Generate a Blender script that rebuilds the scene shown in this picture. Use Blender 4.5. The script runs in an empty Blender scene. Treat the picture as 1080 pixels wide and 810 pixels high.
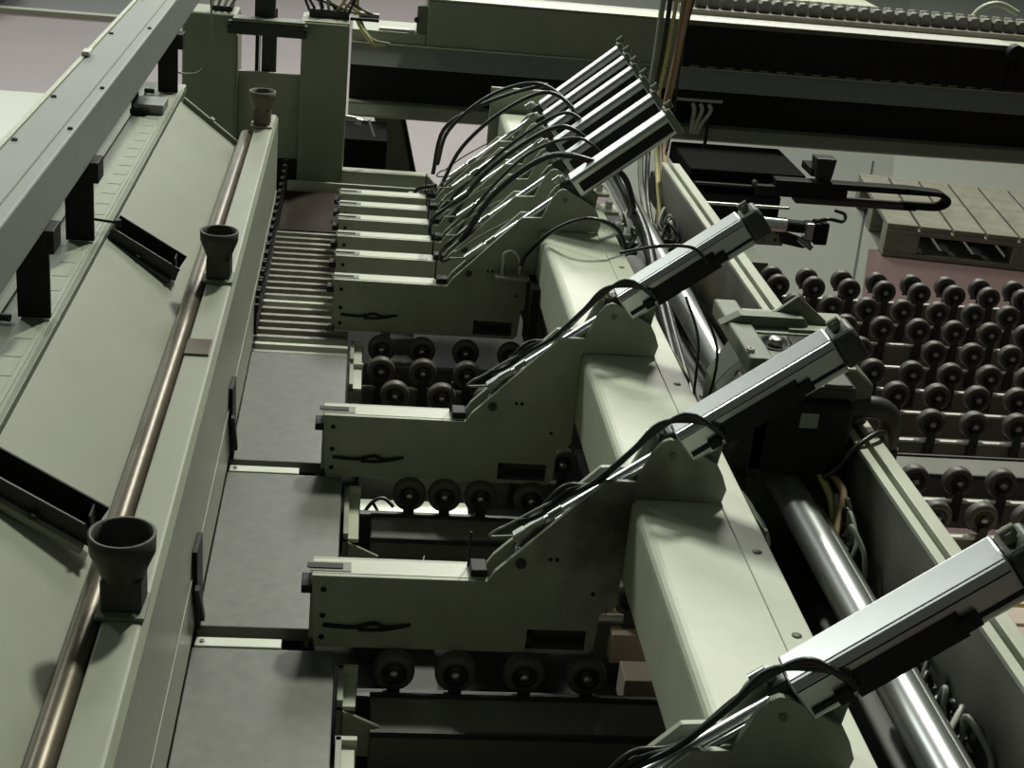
import bpy, math, random
from mathutils import Vector, Matrix
random.seed(7)
S = bpy.context.scene
COL = S.collection

# ------------------------------------------------------------------ camera, light, exposure
pitch, yaw, roll, FPX = 4.00263919e-01, 1.26158765e-01, 1.01072166e-01, 1549.3
B = Matrix(((1,0,0),(0,0,-1),(0,1,0)))
Yw = Matrix.Rotation(yaw, 3, 'Z')
P = Matrix.Rotation(pitch, 3, 'X')
Rr = Matrix.Rotation(roll, 3, 'Z')
W2C = Rr @ P @ B @ Yw                      # world -> camera (x right, y down, z forward)
c2w = W2C.transposed() @ Matrix(((1,0,0),(0,-1,0),(0,0,-1)))
cd = bpy.data.cameras.new('camera'); cam = bpy.data.objects.new('camera', cd); COL.objects.link(cam)
cam.matrix_world = Matrix.Translation((0,0,1.75)) @ c2w.to_4x4()
cd.sensor_width = 36; cd.lens = FPX/1080*36; cd.clip_start = .02
S.camera = cam
S.view_settings.view_transform = 'Standard'; S.view_settings.look = 'None'
S.view_settings.exposure = 0.0; S.view_settings.gamma = 1; S.view_settings.use_curve_mapping = False
w = bpy.data.worlds.new('hall'); S.world = w; w.use_nodes = True
w.node_tree.nodes['Background'].inputs[0].default_value = (.66,.72,.60,1)
w.node_tree.nodes['Background'].inputs[1].default_value = .075
def lamp(loc, target, size, size_y, power, color):
    l = bpy.data.lights.new('hall_light', 'AREA'); l.shape = 'RECTANGLE'; l.size = size; l.size_y = size_y
    l.energy = power; l.color = color
    o = bpy.data.objects.new('hall_light', l); COL.objects.link(o); o.location = loc
    o.rotation_euler = (Vector(target)-Vector(loc)).to_track_quat('-Z','Y').to_euler()
    return o
lamp((2.0, 6.0, 7.2), (0.2,1.6,1.0), .5, .9, 450, (.98,1,.87))     # high bay fitting behind and to the right
lamp((-3.4, 5.4, 4.8), (0.3,1.8,1.0), .3, 2.6, 120, (.95,1,.93))         # added strip lamp, left rear, aimed to put glints on the rods
lamp((1.5, 10.5, 6.0), (1.0,7.0,0), 1.5, 3.0, 300, (1,.98,.93))       # fitting farther down the hall

lamp((-3.5, 17, 4.2), (0,2,1.0), 12, 2.6, 330, (.95,1,.92))             # added light band at the far end, for reflections on the metal

# ------------------------------------------------------------------ materials
def mat(name, col, rough=.5, metal=0, var=.0, scale=20, bump=0, col2=None, spec=None, coords='Object'):
    m = bpy.data.materials.new(name); m.use_nodes = True; nt = m.node_tree; b = nt.nodes['Principled BSDF']
    b.inputs['Roughness'].default_value = rough; b.inputs['Metallic'].default_value = metal
    if spec is not None: b.inputs['Specular IOR Level'].default_value = spec
    b.inputs['Base Color'].default_value = (*col,1)
    if var or col2:
        tc = nt.nodes.new('ShaderNodeTexCoord'); n = nt.nodes.new('ShaderNodeTexNoise')
        n.inputs['Scale'].default_value = scale; n.inputs['Detail'].default_value = 5; n.inputs['Roughness'].default_value = .65
        nt.links.new(tc.outputs[coords], n.inputs['Vector'])
        r = nt.nodes.new('ShaderNodeValToRGB'); e = r.color_ramp.elements
        e[0].position = .32; e[1].position = .68
        c2 = col2 or tuple(c*(1-var) for c in col)
        e[0].color = (*c2,1); e[1].color = (*col,1)
        nt.links.new(n.outputs['Fac'], r.inputs[0]); nt.links.new(r.outputs[0], b.inputs['Base Color'])
        if bump:
            bp = nt.nodes.new('ShaderNodeBump'); bp.inputs['Strength'].default_value = bump; bp.inputs['Distance'].default_value = .002
            nt.links.new(n.outputs['Fac'], bp.inputs['Height']); nt.links.new(bp.outputs[0], b.inputs['Normal'])
    return m
M = dict(
 cream = mat('cream_paint', (.54,.565,.44), .42, var=.12, scale=14),
 panel = mat('cover_paint', (.335,.355,.275), .45, var=.10, scale=9),
 arm = mat('arm_paint', (.36,.375,.295), .45, var=.22, scale=16),
 dull = mat('grey_green_paint', (.19,.205,.150), .5, var=.15, scale=10),
 gbeam = mat('grey_beam_paint', (.28,.30,.285), .5, var=.06, scale=12),
 deck = mat('worn_steel_deck', (.135,.138,.122), .45, .2, var=.25, scale=60),
 slat = mat('steel_slat', (.34,.335,.29), .4, .4, var=.3, scale=40),
 strip = mat('bright_strip', (.62,.65,.55), .35, .3),
 black = mat('black_metal', (.012,.012,.011), .6, spec=.3),
 dark = mat('dark_metal', (.035,.036,.030), .5, var=.3, scale=25),
 rubber = mat('black_rubber', (.085,.078,.070), .5, spec=.5),
 hub = mat('hub_plastic', (.022,.018,.016), .4),
 steel = mat('steel', (.42,.42,.40), .3, .9),
 chrome = mat('chrome', (.90,.91,.91), .28, 1),
 alu = mat('anodised_aluminium', (.60,.62,.62), .30, .85, var=.06, scale=30),
 cap = mat('dark_cast_cap', (.055,.058,.048), .45, var=.3, scale=30),
 hose = mat('black_hose', (.018,.019,.016), .35),
 tan = mat('tan_cable', (.50,.36,.20), .5),
 yellow = mat('yellow_cable', (.55,.52,.20), .5),
 orange = mat('orange_cable', (.34,.23,.13), .5),
 greyc = mat('grey_cable', (.26,.28,.24), .5),
 rod = mat('brown_round_bar', (.17,.15,.105), .35, .5, var=.35, scale=22),
 cup = mat('cup_plastic', (.055,.055,.043), .55, var=.25, scale=30),
 rail = mat('track_steel', (.27,.255,.22), .45, .2, var=.25, scale=18),
 railtop = mat('track_edge', (.80,.80,.74), .35, .3),
 xb = mat('cross_beam_and_shade_paint', (.17,.17,.145), .5, var=.25, scale=12),
 cpaint = mat('column_paint', (.27,.30,.225), .5, var=.15, scale=8),
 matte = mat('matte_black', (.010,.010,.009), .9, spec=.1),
 gpaint = mat('gantry_paint', (.38,.40,.32), .5, var=.15, scale=8),
 cast = mat('cast_housing', (.17,.185,.14), .45, .1, var=.15, scale=25),
 wood = mat('pallet_wood', (.22,.215,.165), .7, var=.35, scale=12, bump=.3),
 pink = mat('pink_reflection', (.62,.50,.40), .55, var=.15, scale=8),
 yel = mat('yellow_reflection', (.62,.55,.26), .5),
 brown = mat('dark_brown_plate', (.040,.030,.024), .8, spec=.15, var=.4, scale=14),
 label = mat('label_paper', (.30,.31,.27), .6),
 red = mat('red_plastic', (.30,.05,.03), .5),
 white = mat('white_plastic', (.62,.62,.55), .4),
)
# strap-like streaks for the wear on the deck and the shop floor with painted zones
def floor_mat():
    m = bpy.data.materials.new('shop_floor'); m.use_nodes = True; nt = m.node_tree; b = nt.nodes['Principled BSDF']
    N = nt.nodes.new; L = nt.links.new
    g = N('ShaderNodeNewGeometry'); sp = N('ShaderNodeSeparateXYZ'); L(g.outputs['Position'], sp.inputs[0])
    def math_(op, a, v=None):
        n = N('ShaderNodeMath'); n.operation = op
        if isinstance(a,(int,float)): n.inputs[0].default_value = a
        else: L(a, n.inputs[0])
        if v is not None:
            if isinstance(v,(int,float)): n.inputs[1].default_value = v
            else: L(v, n.inputs[1])
        return n.outputs[0]
    X, Y = sp.outputs[0], sp.outputs[1]
    def mix(f, a, bcol):
        n = N('ShaderNodeMix'); n.data_type = 'RGBA'; L(f, n.inputs[0])
        for i, c in ((6,a),(7,bcol)):
            if isinstance(c, tuple): n.inputs[i].default_value = (*c,1)
            else: L(c, n.inputs[i])
        return n.outputs[2]
    ns = N('ShaderNodeTexNoise'); ns.inputs['Scale'].default_value = 1.6; ns.inputs['Detail'].default_value = 6; L(g.outputs['Position'], ns.inputs['Vector'])
    mauve = mix(ns.outputs['Fac'], (.15,.112,.122), (.215,.165,.176))
    grey = mix(ns.outputs['Fac'], (.17,.18,.16), (.215,.225,.20))
    red_ = mix(ns.outputs['Fac'], (.10,.066,.066), (.135,.088,.088))
    a = mix(math_('GREATER_THAN', X, 1.15), mauve, grey)
    Q = math_('SUBTRACT', X, math_('MULTIPLY', Y, .363))
    a = mix(math_('MULTIPLY', math_('GREATER_THAN', Q, .09), math_('LESS_THAN', Y, 5.75)), a, red_)
    a = mix(math_('MULTIPLY', math_('GREATER_THAN', Q, .16), math_('GREATER_THAN', Y, 6.55)), a, (.24,.25,.22))
    a = mix(math_('MULTIPLY', math_('LESS_THAN', X, -1.0), math_('LESS_THAN', Y, 7.5)), a, (.50,.52,.45))
    a = mix(math_('MULTIPLY', math_('LESS_THAN', X, -1.0), math_('GREATER_THAN', Y, 9.6)), a, (.05,.045,.045))
    L(a, b.inputs['Base Color']); b.inputs['Roughness'].default_value = .35
    return m
M['floor'] = floor_mat()
def stain_mat():
    m = M['arm'].copy(); m.name = 'oil_stained_arm_paint'; nt = m.node_tree; b = nt.nodes['Principled BSDF']
    src = b.inputs['Base Color'].links[0].from_socket
    tc = nt.nodes.new('ShaderNodeTexCoord'); mp = nt.nodes.new('ShaderNodeVectorMath'); mp.operation = 'DISTANCE'
    nz = nt.nodes.new('ShaderNodeTexNoise'); nz.inputs['Scale'].default_value = 28; nz.inputs['Detail'].default_value = 5
    nt.links.new(tc.outputs['Object'], nz.inputs['Vector']); nt.links.new(tc.outputs['Object'], mp.inputs[0])
    mp.inputs[1].default_value = (.100, 0, .160)            # oil stain round the pivot of the hump
    a = nt.nodes.new('ShaderNodeMath'); a.operation = 'MULTIPLY_ADD'; nt.links.new(nz.outputs['Fac'], a.inputs[0]); a.inputs[1].default_value = .12; nt.links.new(mp.outputs['Value'], a.inputs[2])
    r = nt.nodes.new('ShaderNodeMapRange'); nt.links.new(a.outputs[0], r.inputs['Value'])
    r.inputs['From Min'].default_value = .075; r.inputs['From Max'].default_value = .165; r.inputs['To Min'].default_value = .95; r.inputs['To Max'].default_value = 0
    mx = nt.nodes.new('ShaderNodeMix'); mx.data_type = 'RGBA'; nt.links.new(r.outputs[0], mx.inputs[0]); nt.links.new(src, mx.inputs[6]); mx.inputs[7].default_value = (.035,.032,.025,1)
    nt.links.new(mx.outputs[2], b.inputs['Base Color'])
    return m
M['armstain'] = stain_mat()

# ------------------------------------------------------------------ mesh helpers (world coordinates in, one object out)
ORG = {}
class MB:
    def __init__(s): s.v=[]; s.f=[]; s.sm=[]
    def add(s, vs, fs, smooth=False):
        n=len(s.v); s.v += [Vector(v) for v in vs]; s.f += [tuple(i+n for i in f) for f in fs]; s.sm += [smooth]*len(fs); return s
    def box(s, x0,x1,y0,y1,z0,z1):
        vs=[(x,y,z) for z in (z0,z1) for y in (y0,y1) for x in (x0,x1)]
        return s.add(vs, [(0,2,3,1),(4,5,7,6),(0,1,5,4),(2,6,7,3),(0,4,6,2),(1,3,7,5)])
    def prism(s, pts, a, b, axis='y'):
        """outline extruded: axis y -> pts are (x,z); axis x -> (y,z); axis z -> (x,y)"""
        def mk(p,t): return {'y':(p[0],t,p[1]),'x':(t,p[0],p[1]),'z':(p[0],p[1],t)}[axis]
        n=len(pts); vs=[mk(p,a) for p in pts]+[mk(p,b) for p in pts]
        return s.add(vs, [tuple(range(n)), tuple(range(2*n-1,n-1,-1))]+[(i,i+n,(i+1)%n+n,(i+1)%n) for i in range(n)])
    def lathe(s, c, axis, prof, seg=20, smooth=True):
        """prof: list of (r, t) along axis from c; closed at both ends if r=0"""
        ax=Vector(axis).normalized(); u=ax.orthogonal().normalized(); v=ax.cross(u); c=Vector(c)
        vs=[]; fs=[]
        for r,t in prof:
            for k in range(seg):
                a=2*math.pi*k/seg; vs.append(c+ax*t+(u*math.cos(a)+v*math.sin(a))*r)
        for i in range(len(prof)-1):
            for k in range(seg):
                k2=(k+1)%seg; fs.append((i*seg+k,i*seg+k2,(i+1)*seg+k2,(i+1)*seg+k))
        return s.add(vs,fs,smooth)
    def cyl(s, p0, p1, r, r1=None, seg=16):
        p0=Vector(p0); p1=Vector(p1); L=(p1-p0).length; r1=r if r1 is None else r1
        s.lathe(p0, p1-p0, [(r,0),(r1,L)], seg)
        for t,rr in ((0,r),(L,r1)):
            s.lathe(p0, p1-p0, [(0.0001,t),(rr,t)] if t else [(rr,t),(0.0001,t)], seg, False)
        return s
    def tube(s, pts, r, seg=7, sub=6):
        pts=[Vector(p) for p in pts]; q=[]
        if len(pts)>2:
            e=[pts[0]*2-pts[1]]+pts+[pts[-1]*2-pts[-2]]
            for i in range(1,len(e)-2):
                for k in range(sub):
                    t=k/sub; a,b,c,d=e[i-1],e[i],e[i+1],e[i+2]
                    q.append(.5*((2*b)+(c-a)*t+(2*a-5*b+4*c-d)*t*t+(3*b-a-3*c+d)*t**3))
            q.append(pts[-1])
        else: q=pts
        n=len(q); vs=[]; fs=[]; u=None
        for i,p in enumerate(q):
            t=(q[min(i+1,n-1)]-q[max(i-1,0)]).normalized()
            u = t.orthogonal().normalized() if u is None else (u-t*u.dot(t)).normalized()
            v=t.cross(u)
            for k in range(seg):
                a=2*math.pi*k/seg; vs.append(p+(u*math.cos(a)+v*math.sin(a))*r)
        for i in range(n-1):
            for k in range(seg):
                k2=(k+1)%seg; fs.append((i*seg+k,i*seg+k2,(i+1)*seg+k2,(i+1)*seg+k))
        s.add(vs,fs,True)
        s.add([vs[k] for k in range(seg)],[tuple(range(seg-1,-1,-1))]); s.add([vs[(n-1)*seg+k] for k in range(seg)],[tuple(range(seg))])
        return s
    def obox(s, p0, p1, w, h, up=(0,0,1)):
        """box along p0-p1; w = across, h = along 'up'"""
        p0=Vector(p0);p1=Vector(p1);t=(p1-p0).normalized();u=Vector(up);u=(u-t*u.dot(t)).normalized();v=t.cross(u)
        vs=[p+v*a*w/2+u*b*h/2 for p in (p0,p1) for b in (-1,1) for a in (-1,1)]
        return s.add(vs,[(0,2,3,1),(4,5,7,6),(0,1,5,4),(2,6,7,3),(0,4,6,2),(1,3,7,5)])
    def build(s, name, m, parent=None, bevel=0, seg=2):
        xs=[v.x for v in s.v]; ys=[v.y for v in s.v]; zs=[v.z for v in s.v]
        o0=Vector(((min(xs)+max(xs))/2,(min(ys)+max(ys))/2,min(zs)))
        me=bpy.data.meshes.new(name); me.from_pydata([tuple(v-o0) for v in s.v],[],s.f); me.update()
        me.polygons.foreach_set('use_smooth', s.sm)
        import bmesh
        bm=bmesh.new(); bm.from_mesh(me); bmesh.ops.recalc_face_normals(bm, faces=bm.faces[:]); bm.to_mesh(me); bm.free()
        o=bpy.data.objects.new(name, me); COL.objects.link(o); me.materials.append(M[m] if isinstance(m,str) else m)
        ORG[o]=o0
        if parent is None: o.location=o0
        else: o.parent=parent; o.location=o0-ORG[parent]
        if bevel:
            b=o.modifiers.new('bevel','BEVEL'); b.width=bevel; b.segments=seg; b.limit_method='ANGLE'; b.angle_limit=math.radians(40)
        return o
def empty(name, loc, label, cat, group=None):
    o=bpy.data.objects.new(name,None); COL.objects.link(o); o.empty_display_size=.02; o.location=loc; ORG[o]=Vector(loc)
    return tag(o,label,cat,group)
def tag(o,label,cat,group=None,kind=None):
    o['label']=label; o['category']=cat
    if group: o['group']=group
    if kind: o['kind']=kind
    return o
def struct(o): o['kind']='structure'; return o
def copy_tree(root, loc, label, group=None):
    r=root.copy(); COL.objects.link(r); r.location=loc; r['label']=label
    if group: r['group']=group
    for ch in root.children:
        c=ch.copy(); COL.objects.link(c); c.parent=r
        for g in ch.children:
            d=g.copy(); COL.objects.link(d); d.parent=c
    return r
def bolt(c, axis, r=.004, h=.003, name='bolt', m='steel', parent=None):
    a=Vector(axis).normalized(); c=Vector(c)
    b=MB(); b.lathe(c,a,[(r,0),(r,h),(r*.55,h),(r*.5,h*.5),(.0001,h*.5)],6,False)
    return b.build(name,m,parent)

# ------------------------------------------------------------------ setting
struct(MB().box(-7,9,-2,16,-.05,0).build('floor','floor'))
j=MB(); j.prism([(2.698,7.316),(1.832,4.931),(1.842,4.931),(2.710,7.316)],.0005,.002,'z')
struct(j.build('trim_1','dark'))
struct(MB().box(-4.5,-1.15,9.60,9.68,.0,.03).build('trim_2','panel'))

# ------------------------------------------------------------------ machine base, deck
b=MB(); b.box(-.44,-.02,.55,3.05,0,.86); b.build('x','dull').name='machine_cabinet'
o=bpy.data.objects['machine_cabinet']; tag(o,'dark grey-green machine base cabinet below the deck and saw covers','cabinet')
def deck(y0,y1,lab,x1=.008):
    r=empty('deck_plate',(-.06,(y0+y1)/2,.86),lab,'deck plate','flat grey deck plates beside the pressure beam')
    MB().box(-.132,x1,y0,y1,.905,.92).build('plate','deck',r,.0012)
    f=MB(); f.box(-.128,-.122,y0+.01,y1-.01,.86,.905); f.box(-.03,-.024,y0+.01,y1-.01,.86,.905); f.build('support_rib','dark',r)
    return r
deck(.60,1.246,'grey steel deck plate nearest the camera, beside the near black funnel')
deck(1.284,1.628,'grey steel deck plate between the two narrow slots, level with the third gripper arm')
deck(1.662,2.018,'grey steel deck plate with a dark smudge, just in front of the narrow slats')
for y0,lab in ((1.247,'thin bright strip across the deck just before the nearest deck slot'),(1.629,'thin bright strip across the deck at the second deck slot')):
    r=empty('slot_strip',(-.07,y0+.01,.86),lab,'slot strip')
    MB().box(-.130,-.045,y0,y0+.016,.86,.921).build('strip','strip',r,.001)
    bolt((-.123,y0+.008,.921),(0,0,1),.0025,.0015,'screw','steel',r)
    MB().box(-.130,-.012,y0+.0175,y0+.034,.86,.9).build('slot_bed','black',r)
for i in range(20):
    y=2.026+i*.0305; x1=.008 if i<4 else -.014
    nm=['nearest','second','third','fourth','fifth','sixth','seventh','eighth','ninth','tenth','eleventh','twelfth','thirteenth','fourteenth','fifteenth','sixteenth','seventeenth','eighteenth','nineteenth','farthest'][i]
    m='strip' if i in (1,7) else 'slat'
    tag(MB().box(-.130,x1,y,y+.010,.885,.917).build('support_slat',m,None,.0012),f'narrow steel support slat across the deck gap, {nm} of the twenty','support slat','narrow slats across the deck')
tag(MB().box(-.134,-.005,2.02,2.955,.8605,.8675).build('sump_tray','black'),'black tray under the narrow slats','tray')
tag(MB().box(-.130,-.02,2.64,2.90,.868,.912).build('end_plate','brown',None,.002),'dark brown plate closing the deck gap behind the slats','plate')
r=empty('deck_end_frame',(.03,2.97,.86),'cream end frame of the deck at the foot of the grey-green column','frame')
MB().box(-.128,.16,2.925,2.932,.862,.925).build('edge_strip','strip',r)
MB().prism([(-.02,.86),(-.02,.945),(.158,.945),(.185,.915),(.185,.86)],2.955,2.967).build('end_panel','arm',r,.001)
MB().box(-.02,.158,2.967,2.985,.938,.945).build('end_flange','cream',r,.001)
r=empty('end_stop_bar',(.06,2.75,.905),'narrow cream bar parallel to the grippers in front of the deck end frame','bar')
MB().box(-.02,.13,2.72,2.735,.95,.965).build('bar','arm',r,.001); MB().box(.11,.13,2.715,2.74,.965,.972).build('stop_block','arm',r,.001)
MB().box(.05,.06,2.72,2.735,.86,.95).build('post','dark',r)

# pressure beam
r=empty('pressure_beam',(-.15,1.5,.92),'long cream pressure beam with a smooth side wall facing the deck','beam')
MB().prism([(-.168,.925),(-.132,.925),(-.132,1.134),(-.137,1.14),(-.166,1.14),(-.166,1.128),(-.168,1.125)],.6,2.58).build('beam_body','panel',r,.002,3)
MB().box(-.1318,-.1308,.6,2.58,1.0,1.003).build('seam','arm',r)
MB().box(-.166,-.140,1.462,1.505,1.1405,1.1425).build('patch_plate','rod',r,.0005)
tag(MB().cyl((-.178,.6,1.131),(-.178,2.45,1.131),.0105,seg=20).build('round_bar','rod'),'long brownish round bar lying in the groove beside the pressure beam','round bar')
c=MB(); c.box(-.1335,-.128,2.06,2.88,.93,.965)
tag(c.build('comb_strip','black'),'black toothed strip along the foot of the pressure beam beside the slats','comb strip')
o=bpy.data.objects['comb_strip']
tb=MB()
for i in range(56):
    y=2.06+i*.0148; h=.012+.006*((i*7)%3)
    tb.box(-.1318,-.126,y,y+.007,.965,.965+h)
tt=tb.build('teeth','black',o); tt['kind']='stuff'
def brush(y0,lab):
    r=empty('slot_brush',(-.127,y0+.04,.92),lab,'brush strip')
    MB().prism([(y0,.921),(y0+.03,.921),(y0+.015,1.025),(y0-.035,1.03),(y0-.03,.99)],-.1318,-.127,'x').build('brush_holder','black',r,.001)
    MB().prism([(y0+.002,.93),(y0+.012,.93),(y0-.045,1.0),(y0-.055,1.0)],-.127,-.123,'x').build('bristle_edge','black',r)
brush(1.275,'black brush strip standing on the pressure beam wall at the nearest deck slot')
brush(1.665,'black brush strip standing on the pressure beam wall at the second deck slot')

# sloped cover and top
r=empty('sloped_cover',(-.24,1.5,1.11),'large smooth cream sloped cover left of the round bar','machine cover')
MB().prism([(-.1905,1.115),(-.283,1.186),(-.286,1.182),(-.196,1.108)],.6,2.43).build('sheet','panel',r,.0006)
MB().prism([(-.1905,1.1152),(-.1885,1.113),(-.1885,1.06),(-.1925,1.06),(-.196,1.108)],.6,2.43).build('lower_flange','panel',r)
MB().prism([(-.28,1.1842),(-.184,1.1125),(-.18,1.117),(-.278,1.192)],2.432,2.44).build('end_edge','dull',r)
for p in ((-.233,2.436,1.158),): bolt(p,(.5,-.2,.8),.004,.003,'screw','steel',r)
r=empty('upper_cover',(-.36,1.5,1.16),'flat ribbed cream top of the machine below the grey beam','machine cover')
MB().box(-.440,-.288,.6,2.55,1.175,1.188).build('top_sheet','panel',r,.001)
MB().box(-.291,-.285,.6,2.50,1.17,1.1905).build('edge_strip','dull',r,.0006)
st=MB().box(-.322,-.2955,.6,2.50,1.188,1.1895); st.build('dark_band','arm',r,.0004)
st=MB()
for k in range(34): 
    y=.95+k*.046; st.box(-.317,-.300,y,y+.037,1.1895,1.1899)
st.build('slot_row','panel',r)
MB().box(-.352,-.344,.6,2.50,1.188,1.190).build('rib','cream',r); MB().box(-.372,-.369,.6,2.50,1.188,1.190).build('rib','cream',r)
tag(MB().box(-.44,-.197,.6,2.5,.87,1.10).build('cover_support','dull'),'dark grey-green housing under the sloped cover','machine housing')

# grey overhead beam with its posts
r=empty('overhead_beam',(-.317,1.7,1.20),'long blue-grey square beam running above the left side of the machine','beam')
MB().box(-.346,-.290,.45,2.93,1.292,1.350).build('beam_body','gbeam',r,.0025,3)
MB().box(-.3055,-.3040,.45,2.93,1.35,1.3508).build('groove','dull',r)
MB().box(-.3515,-.346,.45,2.93,1.338,1.3515).build('edge_strip','cream',r,.0006)
for y in (1.50,1.70,2.10,2.40): 
    bolt((-.340,y,1.35),(0,0,1),.0035,.002,'screw','dark',r); bolt((-.296,y+.06,1.35),(0,0,1),.003,.002,'screw','dark',r)
MB().box(-.350,-.340,1.93,1.955,1.3515,1.357).build('clip','white',r,.001)
def post(y,lab):
    q=empty('beam_post',(-.31,y,1.189),lab,'post','black posts under the grey beam')
    MB().box(-.325,-.293,y-.002,y+.004,1.1905,1.30).build('plate','black',q,.0006)
    MB().box(-.325,-.321,y+.004,y+.03,1.1905,1.295).build('plate_flange','black',q,.0006)
    MB().box(-.292,-.282,y-.03,y+.006,1.268,1.292).build('mount_block','black',q,.001)
    MB().cyl((-.345,y-.01,1.193),(-.33,y-.012,1.193),.004).build('latch','dark',q)
post(1.42,'black flat post under the grey beam nearest the camera')
post(1.672,'black flat post under the grey beam, middle of the three')
post(2.47,'black flat post under the grey beam near the far column')
r=empty('beam_bracket',(-.31,2.2,1.189),'small pale grey bracket with a dark edge under the far end of the grey beam','bracket')
MB().box(-.342,-.296,2.31,2.37,1.1905,1.205).build('foot_plate','gbeam',r,.001); MB().box(-.345,-.342,2.31,2.37,1.1905,1.235).build('upright','black',r)
MB().box(-.346,-.318,2.303,2.310,1.1905,1.198).build('dark_edge','black',r)

# black channels across the sloped cover
def channel(ax,yf,L,lab):
    d=Vector((-1,0,.60)).normalized(); n=Vector((.60,0,1)).normalized()
    a=Vector((ax,yf,1.137))
    q=empty('channel_bracket',(-.24,yf,1.13),lab,'bracket','black channels across the sloped cover')
    e=a+d*L
    MB().obox(a+Vector((0,.012,-.001)),e+Vector((0,.012,-.001)),.024,.0025,n).build('web','black',q,.0004)
    MB().obox(a+Vector((0,.024,0))+n*.012,e+Vector((0,.024,0))+n*.012,.003,.026,n).build('flange','black',q,.0005)
    MB().obox(a+n*.007,e+n*.007,.003,.016,n).build('flange','dark',q,.0005)
    MB().box(a.x,a.x+.002,yf,yf+.025,a.z-.002,a.z+.026).build('end_plate','black',q,.0004)
    MB().obox(a+Vector((-.004,-.006,-.001)),e+Vector((0,-.006,-.001)),.009,.006,n).build('front_bar','cap' if L<.13 else 'arm',q,.001)
    bolt(a+d*.05+Vector((0,-.006,0))+n*.002,n,.004,.003,'bolt','dark',q)
    MB().cyl(e+Vector((-.03,0.01,.020)),e+Vector((.012,0.01,.016)),.0018,seg=8).build('pin','black',q)
    MB().cyl(e+Vector((.012,0.01,.010)),e+Vector((.012,0.01,.020)),.004,seg=10).build('pin_head','dark',q)
channel(-.195,1.062,.16,'black channel bracket ending at the nearest black funnel')
channel(-.206,1.706,.092,'black channel bracket sloping down beside the middle funnel')

# extraction funnels
def funnel(x,y,s,lab,m='cup'):
    q=empty('funnel',(x,y,1.1405),lab,'funnel','round funnels standing on the pressure beam')
    z=1.1435
    MB().lathe((x,y,z+.016),(0,0,1),[(.013*s,0),(.0145*s,.006),(.020*s,.020),(.0242*s,.030),(.0248*s,.045*s),(.0222*s,.045*s),(.0215*s,.030),(.017*s,.02),(.010*s,.004),(.0001,.004)],32).build('bowl',m,q)
    MB().prism([(x-.015*s,y-.013),(x+.015*s,y-.013),(x+.0165*s,y+.013),(x-.0165*s,y+.013)],z,z+.026,'z').build('neck_block',m,q,.002)
    MB().box(x-.018,x+.018,y-.020,y+.018,1.1405,1.1435).build('foot_plate','dull' if m=='cup' else 'arm',q,.0005)
    bolt((x+.010,y-.0165,1.1435),(0,0,1),.0025,.0015,'screw','chrome',q)
funnel(-.153,.965,1.0,'large black funnel nearest the camera on the pressure beam')
funnel(-.153,1.708,.93,'black funnel midway along the pressure beam')
M['cupb']=mat('dusty_cup',(.16,.145,.11),.6,var=.3,scale=25)
funnel(-.155,2.49,.9,'dusty brown funnel at the far end of the pressure beam','cupb')

# ------------------------------------------------------------------ gripper beam (carriage) and rails
r=empty('gripper_beam',(.345,1.7,.995),'long cream box beam that carries all the gripper arms','beam')
MB().prism([(.289,1.0),(.289,1.098),(.403,1.098),(.403,1.0)],.5,2.92).build('beam_body','cream',r,.010,4)
MB().box(.376,.4045,.5,2.90,1.0965,1.0995).build('edge_plate','cream',r,.001)
for y in (.70,1.02,1.16,1.42,1.55,1.80,1.97):
    MB().lathe((.390,y,1.0995),(0,0,1),[(.0045,0),(.0045,.0006),(.0001,.0006)],10).build('screw','dull',r)
MB().box(.27,.40,2.925,2.935,1.02,1.145).build('end_plate','arm',r,.001)
# grey clamp plates beside humps on the beam
for y,lab in ((1.60,'second'),(1.225,'third')):
    MB().prism([(.405,1.03),(.418,1.03),(.418,1.085),(.405,1.10)],y,y+.06).build('side_bracket','dull',r,.001)

tag(MB().cyl((.525,.55,.998),(.525,3.1,.998),.0195,seg=28).build('guide_tube','alu'),'thick silvery round tube running beside the gripper beam','tube')
tag(MB().cyl((.551,.55,.985),(.551,1.60,.985),.011,seg=20).build('guide_tube','steel'),'thinner grey round tube tucked against the thick silvery one','tube')
r=empty('carriage_rail',(.62,1.7,.90),'pale double-edged rail and channel wall right of the round tube','rail')
MB().box(.600,.609,.55,2.76,.90,1.052).build('inner_wall','xb',r,.001)  # darker grey than the rail, standing in for shade on this wall
MB().box(.598,.609,.55,2.76,1.052,1.058).build('inner_lip','cream',r,.001)
MB().box(.609,.617,.55,2.76,1.040,1.046).build('groove','arm',r)
MB().box(.617,.634,.55,2.76,.985,1.058).build('outer_wall','cream',r,.0015)
tag(MB().box(.44,.60,.55,2.9,.895,.905).build('channel_floor','dark'),'dark channel floor under the round tube','plate')

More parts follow.
